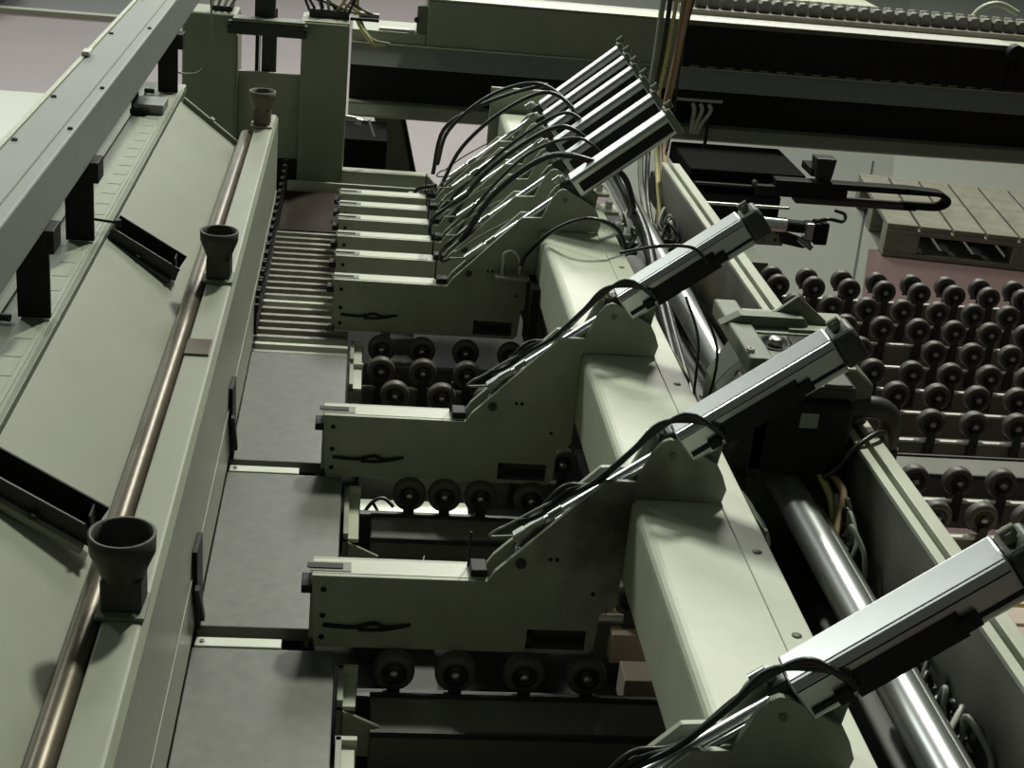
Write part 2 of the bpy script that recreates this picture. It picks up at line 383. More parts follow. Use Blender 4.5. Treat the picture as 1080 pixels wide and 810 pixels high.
# ------------------------------------------------------------------ gripper arms
OUT=[(-.018,1.0),(.155,1.0),(.162,1.012),(.26,1.116),(.290,1.118),(.303,1.150),(.311,1.161),(.318,1.1645),(.325,1.163),(.368,1.140),(.375,1.128),(.381,1.113),(.378,1.0995),(.2885,1.0995),(.2885,.978),(.284,.970),(.272,.966),(.270,.924),(.264,.918),(-.012,.918),(-.014,.925)]
def arm(y,lab,dz=0,hoses=0,cyl_len=1.0,far=False,T=.038,wide=.042):
    q=empty('gripper_arm',(.14,y,.915),lab,'gripper arm','gripper arms on the cream beam')
    MB().prism(OUT,y,y+.006).build('side_plate','arm' if y!=1.256 else 'armstain',q,.0007)
    MB().prism(OUT,y+T-.006,y+T).build('side_plate','arm',q,.0007)
    MB().box(-.018,.155,y+.0055,y+T-.0055,.992,1.0005).build('top_plate','cream',q,.0006)
    MB().box(-.016,.264,y+.006,y+T-.006,.918,.930).build('bottom_plate','dark',q)
    MB().box(-.019,-.011,y+.0055,y+T-.0055,.925,.9925).build('nose_plate','arm',q)
    MB().box(-.0205,.020,y+.008,y+T-.012,1.0005,1.0013).build('pad_frame','dull',q,.0005)
    MB().box(-.0235,.012,y+.012,y+T-.016,1.0013,1.0024).build('pad','black',q,.0005)
    MB().box(-.028,-.017,y+.002,y+T-.010,.978,.987).build('finger','black',q,.001)
    # stop screws and bottom slot
    for (x,z) in ((-.006,.985),(-.006,.955),(-.006,.93)):
        MB().lathe((x,y,z),(0,-1,0),[(.003,0),(.003,.001),(.0001,.001)],8).build('screw','black',q)
    s=MB(); s.box(.200,.260,y-.0012,y,.940,.946); s.box(.200,.260,y-.0012,y,.924,.929); s.box(.200,.205,y-.0012,y,.924,.946)
    s.build('slot_frame','dark',q)
    MB().box(.205,.260,y-.0008,y,.929,.940).build('slot','black',q)
    for x,z in ((.215,1.028),(.222,1.028),(.262,.990)): 
        MB().lathe((x,y,z),(0,-1,0),[(.0022,0),(.0022,.001),(.0001,.001)],8).build('screw','black',q)
    # cable scuffs low on the cheek
    MB().tube([(-.005,y-.002,.945),(.025,y-.003,.944),(.045,y-.003,.949),(.058,y-.003,.945),(.075,y-.003,.947)],.0022,6).build('cable_loop','black',q)
    MB().tube([(.030,y-.003,.941),(.055,y-.003,.942),(.082,y-.002,.948)],.0018,6).build('cable_loop','black',q)
    # hump bolt
    MB().lathe((.322,y,1.148),(0,-1,0),[(.0035,0),(.0035,.0015),(.002,.0015),(.0018,.001),(.0001,.001)],12).build('bolt','dull',q)
    # dark lug just behind the hump
    MB().prism([(.318,1.138),(.345,1.175),(.374,1.155),(.369,1.120),(.35,1.11)],y+.010,y+.028).build('pivot_lug','dull',q,.002)
    # cylinder
    yc=y+.020; A=Vector((.190,yc,1.045)); E=Vector((.486,yc,1.268+dz)); d=(E-A).normalized(); up=Vector((-d.z,0,d.x)); L=(E-A).length
    a0=A+d*(L-.215); a1=A+d*(L-.020)
    # body: octagonal profile extruded along d
    hw=wide/2; hh=.0185 if not far else .017
    prof=[(-hw,-hh*.85),(-hw,hh*.70),(-hw*.82,hh),(hw*.82,hh),(hw,hh*.70),(hw,-hh*.85),(hw*.85,-hh),(-hw*.85,-hh)]
    def ext(mb,p0,p1,pr,sm=False):
        n=len(pr); vs=[p0+Vector((0,a,0))+up*c for a,c in pr]+[p1+Vector((0,a,0))+up*c for a,c in pr]
        mb.add(vs,[tuple(range(n)),tuple(range(2*n-1,n-1,-1))]+[(i,i+n,(i+1)%n+n,(i+1)%n) for i in range(n)],sm); return mb
    cy=ext(MB(),a0+d*.022,a1,prof).build('cylinder','alu',q,.002,2)
    # dark recessed side faces, sensor ledge and grooves
    if not far:
        ext(MB(),a0+d*.060,a1-d*.048,[(-hw-.0014,-.0180),(-hw-.0014,.005),(-hw+.001,.005),(-hw+.001,-.0180)]).build('side_cover','black',cy)
        ext(MB(),a0+d*.024,a1-d*.002,[(-hw-.0006,hh*.62),(-hw-.0006,hh*.66),(-hw+.001,hh*.66),(-hw+.001,hh*.62)]).build('groove','black',cy)
        ext(MB(),a0+d*.024,a1-d*.002,[(-hw*.70,hh),(-hw*.70,hh+.0005),(-hw*.66,hh+.0005),(-hw*.66,hh)]).build('groove','dark',cy)
        ext(MB(),a0+d*.026,a0+d*.062,[(-hw-.0025,-.010),(-hw-.0025,-.006),(-hw+.001,-.006),(-hw+.001,-.010)]).build('sensor_slot','black',cy)
        ext(MB(),a0+d*.045,a0+d*.057,[(-hw-.006,-.013),(-hw-.006,-.003),(-hw+.001,-.003),(-hw+.001,-.013)]).build('sensor','black',cy,.001)
        ext(MB(),a1-d*.052,a1-d*.036,[(-hw-.005,-.013),(-hw-.005,-.001),(-hw+.001,-.001),(-hw+.001,-.013)]).build('sensor','black',cy,.001)
        ext(MB(),a1-d*.036,a1-d*.001,[(-hw-.001,-.010),(-hw-.001,-.0065),(-hw+.001,-.0065),(-hw+.001,-.010)]).build('sensor_slot','black',cy)
    else:
        ext(MB(),a0+d*.030,a1-d*.004,[(-hw-.0008,-.010),(-hw-.0008,hh*.35),(-hw+.001,hh*.35),(-hw+.001,-.010)]).build('side_cover','black',cy)
        MB().lathe(a1-d*.03+Vector((0,-hw,0))-up*.004,(0,-1,0),[(.005,0),(.005,.001),(.003,.001),(.0028,.0004),(.0001,.0004)],12).build('port','black',cy)
    # caps
    capr=[(-hw*1.0,-hh*.95),(-hw*1.0,hh*.6),(-hw*.7,hh*1.02),(hw*.7,hh*1.02),(hw*1.0,hh*.6),(hw*1.0,-hh*.95)]
    ext(MB(),a1,a1+d*(.008 if far else .024),capr if not far else [(a*1.12,c*1.25) for a,c in capr]).build('end_cap','cap' if not far else 'dull',q,.005 if not far else .002,3)
    capf=[(a*.98,c*.98) for a,c in capr]
    ext(MB(),a0+d*.004,a0+d*.022,[(a*.62,c*.95) for a,c in capr]).build('end_cap','cap',q,.003,2)
    # fitting on the rear cap
    f0=a1+d*.010+up*hh
    MB().cyl(f0,f0+up*.009,.0055,seg=12).cyl(f0+up*.007-d*.006,f0+up*.007+d*.006,.0045,seg=10).build('fitting','dull',q)
    fr=a0+d*.012+up*hh*.9
    MB().cyl(fr,fr+up*.010,.005,seg=12).cyl(fr+up*.009-d*.013,fr+up*.009,.0045,seg=10).build('fitting','steel',q)
    # rod and rod eye
    MB().cyl(A+d*.012,a0+d*.006,.0056,seg=20).build('piston_rod','chrome',q)
    MB().cyl(A+d*.030,A+d*.046,.0080,seg=6).build('lock_nut','steel',q)
    MB().obox(A-d*.012,A+d*.026,.012,.014,up).build('rod_eye','steel',q,.002)
    MB().cyl((A.x-.004,y-.004,A.z-.022),(A.x-.004,y+T+.004,A.z-.022),.0052,seg=14).build('pivot_pin','dark',q)
    # slim guide rod beside the piston
    g=A+Vector((.012,-.011,.010))
    if not far: MB().cyl(g+d*.02,g+d*(L-.235),.0026,seg=10).build('guide_rod','steel',q)
    # clevis block on clamp front
    MB().box(.138,.155,y+.006,y+T-.008,1.0005,1.009).build('sensor_block','black',q,.0015)
    MB().cyl((.137,y+.028,1.0),(.137,y+.028,1.040),.0012,seg=8).build('wire','black',q)
    # hoses along the cylinder front and down the rod
    rnd=random.Random(int(y*1000))
    for k in range(hoses):
        o=Vector((0,-.030+.010*k+rnd.uniform(-.003,.003),0))
        base=A+up*(.012+.004*k)
        pts=[a0+d*(.062)+Vector((0,-hw-.003,0))+up*(.004-.006*k), a0+d*(.045)+Vector((0,-hw+.000,0))+up*(.022+.004*k), a0+d*.015+Vector((0,-hw*.6,0))+up*(.034-.002*k),
             a0-d*.02+o*.5+up*(.026-.003*k), a0-d*.07+o*.4+up*(.016-.003*k), A+d*.06+o*.3+up*(.016+.004*k), A+d*.022+up*.014+o*.3, A+d*.004+up*(.020-.004*k)+o*.3]
        MB().tube(pts,.0027 if not far else .002,7).build('air_hose','hose',q)
    # loop hose near the clevis
    MB().tube([A+d*.08+up*.012,A+d*.03+up*.020+Vector((0,-.008,0)),A-d*.010+up*.018,A+Vector((-.028,-.002,.004)),A+Vector((-.034,.006,-.008)),A+Vector((-.012,.006,-.007))],.0015,6).build('thin_hose','greyc',q)
    return q,a0,a1,d,up
R={}
names=[(.838,'gripper arm nearest the camera, cut off by the bottom edge of the photo',.010,3,False,.038,.042),
 (1.256,'cream gripper arm second nearest, between the two open deck slots',.004,3,False,.038,.042),
 (1.633,'cream gripper arm third from the camera, alone before the tight far group',.008,3,False,.038,.042),
 (2.128,'nearest arm of the tight far group of six gripper arms',.020,0,True,.034,.038),
 (2.243,'second arm from the front in the tight far group of six',.022,0,True,.034,.028),
 (2.345,'third arm from the front in the tight far group of six',.024,0,True,.034,.028),
 (2.440,'fourth arm from the front in the tight far group of six',.026,0,True,.034,.028),
 (2.522,'fifth arm from the front in the tight far group of six',.028,0,True,.034,.028),
 (2.598,'farthest gripper arm, last of the tight far group of six',.031,0,True,.034,.028)]
for n in names: R[n[0]]=arm(n[0],n[1],n[2],n[3],far=n[4],T=n[5],wide=n[6])

# ------------------------------------------------------------------ rollers tracks
TR=[(2.5475,'farthest',.62,1.60),(2.423,'second farthest',.62,1.60),(2.325,'third farthest',.62,1.60),(2.218,'fourth farthest',.62,1.60),(2.12,'fifth farthest',.62,1.60),(2.03,'sixth farthest',.62,1.60),(1.927,'seventh farthest',.62,1.60),(1.733,'eighth farthest',.62,1.60),(1.63,'ninth farthest',.62,1.60),(1.341,'tenth farthest',.62,1.2),(1.259,'nearest',.62,1.2)]
def track(y,x0,x1,lab,grp,m='rail',te='railtop'):
    q=empty('roller_track',((x0+x1)/2,y,.80),lab,'roller track',grp)
    MB().box(x0,x1,y-.008,y+.006,.832,.872).build('track_bar',m,q,.0008)
    MB().box(x0,x1,y-.011,y-.004,.872,.8755).build('top_edge',te,q,.0004)
    MB().box(x0,x1,y+.010,y+.013,.830,.868).build('back_lip','dark',q)
    MB().box(x0,x1,y+.005,y+.0105,.832,.836).build('web','dark',q)
for y,nm,x0,x1 in TR: track(y,x0,x1,f'roller track right of the carriage rail, {nm} from the camera' if nm!='nearest' else 'roller track right of the carriage rail, nearest the camera','roller tracks on the right')
LT=[(1.733,'between third arm and gripper beam'),(2.105,'under the nearest far group arm'),(2.02,'behind the second arm in view of the deck'),(1.93,'just behind the third gripper arm'),(1.627,'in front of the third arm'),(1.40,'behind the second nearest arm'),(1.245,'in front of the second nearest arm'),(1.085,'in front of the wide cross beam'),(1.02,'lowest in the photo')]
for y,nm in LT: track(y,.03,.60,f'roller track left of gripper beam, {nm}','roller tracks on the left','xb','rail')  # shade under the arms painted in by darker bar and edge colours
def wheel0():
    q=empty('conveyor_roller',(0,0,.872),'x','wheel')
    z=.9005
    MB().lathe((0,-.0085,z),(0,1,0),[(.0130,0.001),(.0175,0),(.0203,.0025),(.0210,.0055),(.0210,.0130),(.0203,.0160),(.0175,.019),(.0130,.018)],24).build('tyre','rubber',q)
    MB().lathe((0,-.0085,z),(0,1,0),[(.0001,.001),(.0040,.001),(.0045,.003),(.0115,.005),(.0127,.0015),(.0127,.015),(.0115,.012),(.0045,.014),(.0001,.015)],20).build('hub','hub',q)
    MB().lathe((0,-.0115,z),(0,1,0),[(.0001,0),(.0042,0.0),(.0050,.0015),(.0055,.006)],10).build('axle_cap','steel',q)
    MB().prism([(-.0075,.845),(.0075,.845),(.0065,.886),(.0040,.892),(-.0040,.892),(-.0065,.886)],-.0135,-.0105).build('bracket','dark',q,.0005); MB().prism([(-.0085,.8755),(.0085,.8755),(.0055,.905),(-.0055,.905)],.0115,.0140).build('bracket','dark',q,.0005)
    return q
W0=wheel0(); first=True
ordn=['first','second','third','fourth','fifth','sixth','seventh','eighth','ninth','tenth','eleventh','twelfth','thirteenth','fourteenth']
def place(x,y,lab,grp):
    global first
    if first: W0.location=(x,y,.872); W0['label']=lab; W0['group']=grp; first=False
    else: copy_tree(W0,(x,y,.872),lab,grp)
g1='black roller wheels on the right of the carriage rail'; g2='black roller wheels left of the gripper beam'
rows=[(2.572,[.729+.0683*i for i in range(10)],'rear side of the farthest track'),(2.5235,[.729+.0683*i for i in range(10)],'front side of the farthest track'),
 (2.423,[.735+.0669*i for i in range(10)],'second farthest track'),(2.325,[.735+.0657*i for i in range(10)],'third farthest track'),
 (2.218,[.722,.790,.858,.988,1.055,1.123,1.19,1.257],'fourth farthest track'),(2.12,[.718+.0655*i for i in range(8)],'fifth farthest track'),
 (2.029,[.726+.0658*i for i in range(8)],'sixth farthest track'),(1.927,[.676+.0671*i for i in range(8)],'seventh farthest track'),
 (1.733,[.658+.0625*i for i in range(6)],'eighth farthest track'),(1.629,[.650+.063*i for i in range(6)],'ninth farthest track'),
 (1.341,[.680,.745],'second nearest right hand track'),(1.259,[.670,.735],'nearest right hand track')]
for y,xs,nm in rows:
    for i,x in enumerate(xs): place(x,y,f'black wheel on the {nm}, {ordn[i]} from left',g1)
lrows=[(2.105,[.060,.122,.19,.26],'row beneath the nearest far group arm'),(2.018,[.059,.121,.187,.25],'upper open row behind the third gripper arm'),(1.93,[.078,.145,.212],'lower open row behind the third gripper arm'),
 (1.627,[.092,.136,.181,.245,.312],'row in front of the third gripper arm'),(1.733,[.235,.297],'row seen just right of the third arm'),(1.40,[.335],'short track seen past the gripper beam'),(1.245,[.068,.130,.200,.264],'row before the second nearest arm'),(1.02,[.080,.150,.22],'lowest row at the bottom edge')]
for y,xs,nm in lrows:
    for i,x in enumerate(xs): place(x,y,f'black wheel in the {nm}, {ordn[i]} from left',g2)

# supports for the tracks
for x,lab in ((.10,'dark long support under the left ends of the tracks'),(.40,'dark long support below the gripper beam'),(.66,'dark long support just right of the carriage rail'),(1.50,'dark long support under the right ends of the tracks')):
    q=empty('track_support',(x,1.7,0),lab,'support frame')
    MB().box(x-.02,x+.02,.6 if x<.8 else 1.1,2.62,.77,.830).build('beam','dark',q)
    for y in ((.7,1.8,2.55) if x<.8 else (1.2,2.5)): MB().box(x-.02,x+.02,y-.02,y+.02,0,.77).build('leg','dark',q)
    if x in (.40,.66):
        for y in (.75,1.815,2.56): MB().box(x-.015,x+.015,y-.015,y+.015,.83,.895 if x>.5 else 1.0).build('riser','dark',q)
def xbeam(y0,y1,x0,x1,lab):
    q=empty('cross_beam',((x0+x1)/2,(y0+y1)/2,.80),lab,'cross beam','grey cross beams between roller tracks')
    MB().box(x0,x1,y0,y1,.835,.884).build('web','xb',q,.002); MB().box(x0,x1,y0-.004,y0,.880,.8865).build('front_lip','dark',q); MB().box(x0,x1,y1,y1+.004,.880,.8865).build('back_lip','dark',q)
    MB().box(x0,x1,y0,y1,.83,.835).build('base','dark',q)
xbeam(1.785,1.842,.635,1.6,'wide grey cross beam between the right hand wheel rows')
xbeam(1.542,1.596,.045,.60,'wide grey cross beam left of the gripper beam, behind the second nearest arm')
xbeam(1.165,1.222,.045,.60,'wide grey cross beam left of the gripper beam, in front of the second nearest arm')
q=empty('shade_sheet',(.30,1.7,.55),'black sheet added as shade below the wheels left of the carriage rail','shade sheet')  # black sheet put in to give the dark under the tracks
MB().box(-.015,.075,.6,2.92,.66,.665).box(.125,.375,.6,2.92,.66,.665).box(.376,.424,.73,1.77,.66,.665).box(.376,.424,1.83,2.52,.66,.665).box(.425,.60,.6,2.92,.66,.665).build('shade_floor','black',q); MB().box(-.018,-.015,.6,2.92,.66,.86).build('shade_side','dark',q)
# pale strips between the tracks, rail reflections put into their colour
k=0
for y0,y1,m,lab in ((1.470,1.508,'yel','yellow strip lying between tracks below the nearest cylinder'),(1.425,1.462,'pink','pale strip tinted with pink reflection just in front of the yellow strip'),(1.372,1.418,'pink','second pale strip tinted with pink reflection in front of the yellow strip'),(1.285,1.322,'pink','pale strip tinted with pink reflection between the two nearest wheel rows'),(1.515,1.552,'pink','pale strip tinted with pink reflection behind the yellow strip')):
    tag(MB().box(.315,1.15,y0,y1,.831,.868).build('tinted_strip',m,None,.001),lab,'tinted strip','pale strips between the tracks')
# pale plates and brackets between deck and rollers
def cbr(x,y0,y1,lab,gus=True):
    q=empty('side_bracket',(x,(y0+y1)/2,.83),lab,'bracket','cream brackets along the deck edge')
    MB().box(x,x+.006,y0,y1,.86,.912).build('plate','arm',q,.0006); MB().box(x,x+.018,y0,y1,.900,.905).build('flange','cream',q,.0006)
    MB().box(x,x+.020,y1-.006,y1,.85,.912).build('end_rib','cream',q)
    if gus: MB().prism([(x+.006,.902),(x+.042,.885),(x+.042,.850),(x+.006,.850)],y0-.004,y0).build('gusset','arm',q,.0006)
cbr(.012,1.935,2.015,'cream bracket at the deck edge right beside the last wide deck plate',False)
cbr(.012,2.03,2.10,'small cream bracket at the right ends of the nearest slats',False)
cbr(.012,1.50,1.620,'cream bracket at the deck edge above the second nearest gripper nose')
cbr(.012,1.175,1.235,'cream bracket at the deck edge just below the second nearest gripper arm')
cbr(.012,1.00,1.12,'cream bracket at the deck edge nearest the bottom of the photo')
q=empty('cable_tray',(.10,1.46,.85),'pale flat tray with cables behind the second nearest gripper arm','tray')
MB().box(.035,.165,1.395,1.470,.882,.888).build('tray_plate','cream',q,.001)
MB().tube([(.05,1.455,.892),(.075,1.45,.896),(.09,1.435,.893),(.10,1.44,.90),(.105,1.465,.905)],.0018).tube([(.115,1.45,.892),(.13,1.455,.898),(.142,1.44,.892)],.002).build('cable','hose',q)
q=empty('under_panel',(.17,1.66,.80),'white panel glimpsed between the dark wheels in front of the third arm','panel')
MB().box(.03,.172,1.640,1.700,.845,.852).build('sheet','strip',q); MB().box(.03,.172,1.64,1.645,.83,.845).build('edge','strip',q)
q=empty('cable_clip',(.07,1.655,.85),'small black cable clip on the white panel near the deck edge','cable clip')
MB().tube([(.035,1.65,.854),(.048,1.655,.872),(.062,1.66,.875),(.075,1.652,.868)],.0025).tube([(.048,1.655,.872),(.062,1.642,.854)],.002).build('clip_wire','hose',q)
# far things on arm group side: sensor holder with light cables
q=empty('valve_holder',(.26,2.08,1.0),'small shelf with two looped valve wires beside the nearest arm of the far group','valve holder')
MB().box(.225,.290,2.095,2.126,1.026,1.030).build('shelf','arm',q,.0005)
for x in (.236,.262):
    MB().cyl((x,2.11,1.030),(x,2.11,1.048),.004,seg=10).build('valve','steel',q)
MB().tube([(.236,2.11,1.048),(.235,2.11,1.062),(.245,2.11,1.068),(.256,2.11,1.062),(.262,2.11,1.048)],.0022).build('loop_wire','white',q)
MB().tube([(.262,2.105,1.048),(.27,2.10,1.07),(.30,2.06,1.12),(.34,2.03,1.150),(.385,2.03,1.14),(.41,2.04,1.10)],.0033).build('hose','hose',q)
MB().box(.276,.2885,2.05,2.120,.93,1.03).build('mount_block','black',q,.001)

# ------------------------------------------------------------------ gearbox, motor
q=empty('gear_housing',(.53,1.70,.905),'grey-green cast drive housing with bolt recess straddling the tube','gearbox')
MB().prism([(.452,.93),(.452,1.075),(.475,1.118),(.500,1.132),(.600,1.132),(.626,1.112),(.626,1.0595),(.597,1.0595),(.597,.93)],1.60,1.72).build('housing','cast',q,.006,3)
MB().prism([(.460,1.135),(.485,1.150),(.565,1.150),(.575,1.135)],1.715,1.735).build('back_flange','cast',q,.002)
MB().box(.470,.500,1.60,1.80,1.118,1.140).build('top_block','cast',q,.003)
MB().box(.500,.632,1.70,1.785,1.118,1.135).build('top_plate','arm',q,.003)
MB().prism([(.515,1.133),(.560,1.172),(.610,1.133)],1.735,1.742).build('gusset','dull',q,.001)
MB().prism([(.447,1.02),(.447,1.09),(.462,1.12),(.478,1.10),(.478,1.02)],1.585,1.61).build('shoulder','cast',q,.003)
MB().lathe((.517,1.665,1.1325),(0,-.15,1),[(.020,0),(.020,.003),(.0165,.004),(.015,.0010),(.0001,.001)],24).build('bolt_recess','black',q)
MB().lathe((.517,1.663,1.1345),(0,-.15,1),[(.009,0),(.009,.007),(.0055,.0085),(.0001,.0085)],14).build('recess_bolt','steel',q)
for p in ((.585,1.76,1.135),(.475,1.62,1.14),(.545,1.77,1.135)): bolt(p,(0,0,1),.005,.004,'bolt','steel',q)
MB().box(.540,.585,1.640,1.695,1.132,1.1335).build('slot','black',q); MB().box(.545,.60,1.705,1.722,1.135,1.139).build('top_rib','arm',q,.001)
q.location.y-=.055; ORG[q].y-=.055
q=empty('servo_motor',(.555,1.53,.93),'black servo motor with a small pale label below the third cylinder','motor')
MB().box(.478,.598,1.50,1.60,.985,1.075).build('body','black',q,.006,3)
MB().box(.515,.600,1.512,1.575,1.075,1.093).build('terminal_box','dark',q,.004)
MB().box(.535,.556,1.4990,1.4998,1.046,1.064).build('label_plate','label',q)
MB().box(.562,.592,1.505,1.55,1.093,1.099).build('box_lid','cap',q,.002)
MB().prism([(.452,.98),(.478,1.075),(.50,1.075),(.50,.98)],1.50,1.58).build('flange','dark',q,.003)
q.location+=Vector((-.012,-.012,.034))
q=empty('elbow_connector',(.62,1.55,1.0),'black elbow cable connector curving from the motor over the rail','connector')
MB().tube([(.597,1.55,1.080),(.620,1.55,1.083),(.638,1.55,1.082),(.651,1.55,1.074),(.656,1.55,1.058),(.656,1.55,1.030)],.0135,14).build('elbow','cap',q)
MB().cyl((.590,1.55,1.079),(.606,1.55,1.082),.0175,seg=16).build('collar','cap',q)
MB().cyl((.656,1.55,1.032),(.656,1.55,1.018),.0155,seg=16).build('nut','black',q)
MB().tube([(.656,1.55,1.018),(.655,1.54,.99),(.640,1.52,1.062),(.600,1.49,1.062),(.575,1.48,1.035),(.56,1.48,1.02)],.0035).build('cable','hose',q)

# ------------------------------------------------------------------ cables between beam, tube and rail
def cable(pts,r,m,lab,name='cable'):
    return tag(MB().tube(pts,r).build(name,m),lab,'cable')
cable([(.655,2.95,1.40),(.640,2.93,1.25),(.625,2.90,1.10),(.618,2.80,1.02),(.590,2.68,.97),(.57,2.5,.95)],.006,'tan','thick tan cable hanging past the gantry beside the far cylinders')
cable([(.640,2.95,1.40),(.635,2.93,1.25),(.612,2.88,1.08),(.600,2.75,1.00),(.58,2.6,.96)],.005,'orange','orange cable hanging just left of the thick tan cable')
cable([(.628,2.95,1.40),(.620,2.94,1.25),(.605,2.90,1.12),(.590,2.70,1.00),(.57,2.45,.96),(.565,2.2,.95)],.004,'yellow','yellowish cable in the bundle hanging past the gantry')
cable([(.615,2.96,1.40),(.612,2.95,1.25),(.600,2.92,1.10),(.575,2.75,1.0),(.57,2.6,.95)],.005,'hose','black cable in the bundle hanging past the gantry')
cable([(.600,2.96,1.40),(.598,2.95,1.25),(.588,2.92,1.12),(.570,2.82,1.03),(.562,2.66,.965)],.006,'greyc','grey cable leftmost in the bundle hanging past the gantry')
cable([(.668,2.96,1.40),(.650,2.95,1.25),(.640,2.90,1.12),(.625,2.85,1.06)],.003,'hose','thin black cable rightmost in the bundle hanging past the gantry')
for i,(dx,m,lab) in enumerate(((0,'tan','pale tan cable running between tube and rail behind the third cylinder'),(.012,'orange','orange cable running between tube and rail behind the third cylinder'),(.024,'brown','brown cable running between tube and rail behind the third cylinder'),(-.010,'greyc','grey cable running between tube and rail behind the third cylinder'))):
    cable([(.562+dx*.6,2.45,.935),(.562+dx,2.2,.94+.008*i),(.568+dx,2.05,.95),(.560+dx,1.92,.955),(.575+dx*.5,1.80,.945),(.57,1.74,.94)],.0045,m,lab)
cable([(.415,2.55,1.16),(.440,2.45,1.13),(.462,2.20,1.09),(.452,2.00,1.055),(.447,1.80,1.02),(.452,1.65,.99)],.009,'hose','thick black hose running down the right side of the gripper beam','cable')
cable([(.460,2.50,1.10),(.470,2.3,1.07),(.468,2.05,1.05),(.462,1.85,1.02),(.465,1.66,.98)],.006,'hose','thinner black hose beside the thick one right of the gripper beam')
cable([(.440,1.60,1.05),(.445,1.52,1.00),(.440,1.45,.97),(.435,1.30,.96),(.43,1.1,.95),(.43,.8,.95)],.012,'hose','heavy black hose below the motor right of the gripper beam')
cable([(.475,1.58,1.04),(.455,1.46,1.01),(.445,1.43,.97),(.436,1.3,.94)],.009,'hose','second heavy black hose below the motor')
cable([(.560,1.50,1.02),(.57,1.47,1.0),(.575,1.45,.97),(.585,1.40,.95)],.0045,'yellow','short yellow cable below the servo motor')
cable([(.573,1.51,1.02),(.583,1.47,1.01),(.573,1.44,.99),(.560,1.41,.97)],.0045,'tan','short tan cable below the servo motor')
cable([(.325,1.66,1.22),(.36,1.63,1.24),(.40,1.62,1.245),(.425,1.625,1.225)],.0022,'hose','thin black hose arching over the third cylinder')
# thin wires hanging from cylinders
cable([(.405,1.63,1.18),(.425,1.62,1.13),(.43,1.62,1.06),(.440,1.66,1.04)],.0018,'hose','thin black wire hanging below the third cylinder')
cable([(.412,1.63,1.19),(.450,1.62,1.12),(.448,1.62,1.05),(.455,1.68,1.03)],.0018,'hose','second thin black wire hanging below the third cylinder')
# small clutter of fittings, as valve blocks with hoses
def manifold(x,y,z,lab,n=5,sd=1):
    rn=random.Random(sd)
    q=empty('valve_block',(x,y,z),lab,'valve block')
    MB().box(x-.012,x+.012,y-.02*n/2,y+.02*n/2,z,z+.022).build('block','dark',q,.001)
    for i in range(n):
        yy=y-.02*n/2+.02*i+.01
        MB().cyl((x+.002,yy,z+.022),(x+.002,yy,z+.032),.0045,seg=10).build('fitting','steel',q)
        MB().tube([(x+.002,yy,z+.030),(x+rn.uniform(-.01,.01),yy+rn.uniform(-.02,.01),z+.046+rn.uniform(0,.008)),(x+rn.uniform(-.02,.02),yy-.03,z+.03),(x+rn.uniform(-.02,.02),yy-.045,z+.006)],.003).build('hose',rn.choice(['greyc','hose','white','greyc']),q)
manifold(.577,1.44,.955,'valve block with short grey hoses right of the tube, below the motor',5,3)
manifold(.577,1.12,.940,'valve block with pale fittings right of the tube near the bottom of the photo',7,5)
manifold(.468,1.42,.945,'valve block with hoses between gripper beam and tube below the motor',5,8)
manifold(.475,2.40,1.00,'valve block with pale fittings beside the gripper beam at the far group',6,9)
manifold(.575,2.55,.960,'valve block with pale fittings right of the tube at the far end',5,13)
for i,(y,lab) in enumerate(((2.12,'nearest'),(2.24,'second'),(2.345,'third'),(2.44,'fourth'))):
    q=empty('terminal_bracket',(.42,y+.05,1.0),f'white angled bracket on the right edge of the gripper beam, {lab} of the far four','bracket','white brackets along the beam edge')
    MB().box(.403,.432,y+.02,y+.065,1.09,1.096).build('plate','cream',q,.001); MB().box(.403,.407,y+.02,y+.065,1.06,1.09).build('flange','cream',q)
    MB().cyl((.417,y+.04,1.096),(.417,y+.04,1.108),.006,seg=12).build('fitting','white',q)
# thick hoses over the far cylinder group
def fh(pts,r,lab): cable(pts,r,'hose',lab)
fh([(.155,2.62,1.06),(.17,2.60,1.13),(.235,2.58,1.20),(.31,2.55,1.235),(.36,2.5,1.22),(.38,2.47,1.185)],.0035,'black hose looping high over the farthest cylinders')
fh([(.16,2.55,1.04),(.19,2.52,1.12),(.25,2.50,1.19),(.32,2.48,1.235),(.365,2.44,1.22),(.375,2.40,1.18)],.0035,'second black hose looping over the farthest cylinders')
fh([(.150,2.66,1.03),(.165,2.68,1.11),(.22,2.66,1.16),(.28,2.62,1.20),(.34,2.60,1.225)],.004,'black hose bowing out on the far left of the cylinder group')
fh([(.17,2.40,1.02),(.21,2.38,1.10),(.27,2.35,1.17),(.33,2.32,1.215),(.375,2.30,1.20),(.39,2.28,1.17)],.004,'black hose over the middle cylinders of the far group')
fh([(.18,2.26,1.03),(.23,2.25,1.12),(.30,2.20,1.195),(.36,2.15,1.205),(.41,2.16,1.185),(.44,2.20,1.13),(.46,2.3,1.08)],.005,'thick black hose bending over the near cylinders of the far group')
fh([(.165,2.30,1.01),(.21,2.30,1.09),(.28,2.29,1.175),(.35,2.25,1.215),(.40,2.22,1.19)],.0026,'black hose lying along the rods of the far group')
fh([(.16,2.48,1.02),(.22,2.45,1.10),(.28,2.42,1.17),(.345,2.40,1.22),(.385,2.36,1.21)],.003,'thin black hose along the rear rods of the far group')
fh([(.160,2.20,1.02),(.145,2.16,1.03),(.142,2.14,1.05),(.155,2.12,1.075),(.18,2.15,1.09)],.003,'hose looping down at the noses of the far group')
fh([(.146,2.34,1.01),(.132,2.30,1.03),(.135,2.28,1.06),(.155,2.28,1.08),(.19,2.3,1.10)],.003,'hose looping at the noses of the middle far arms')
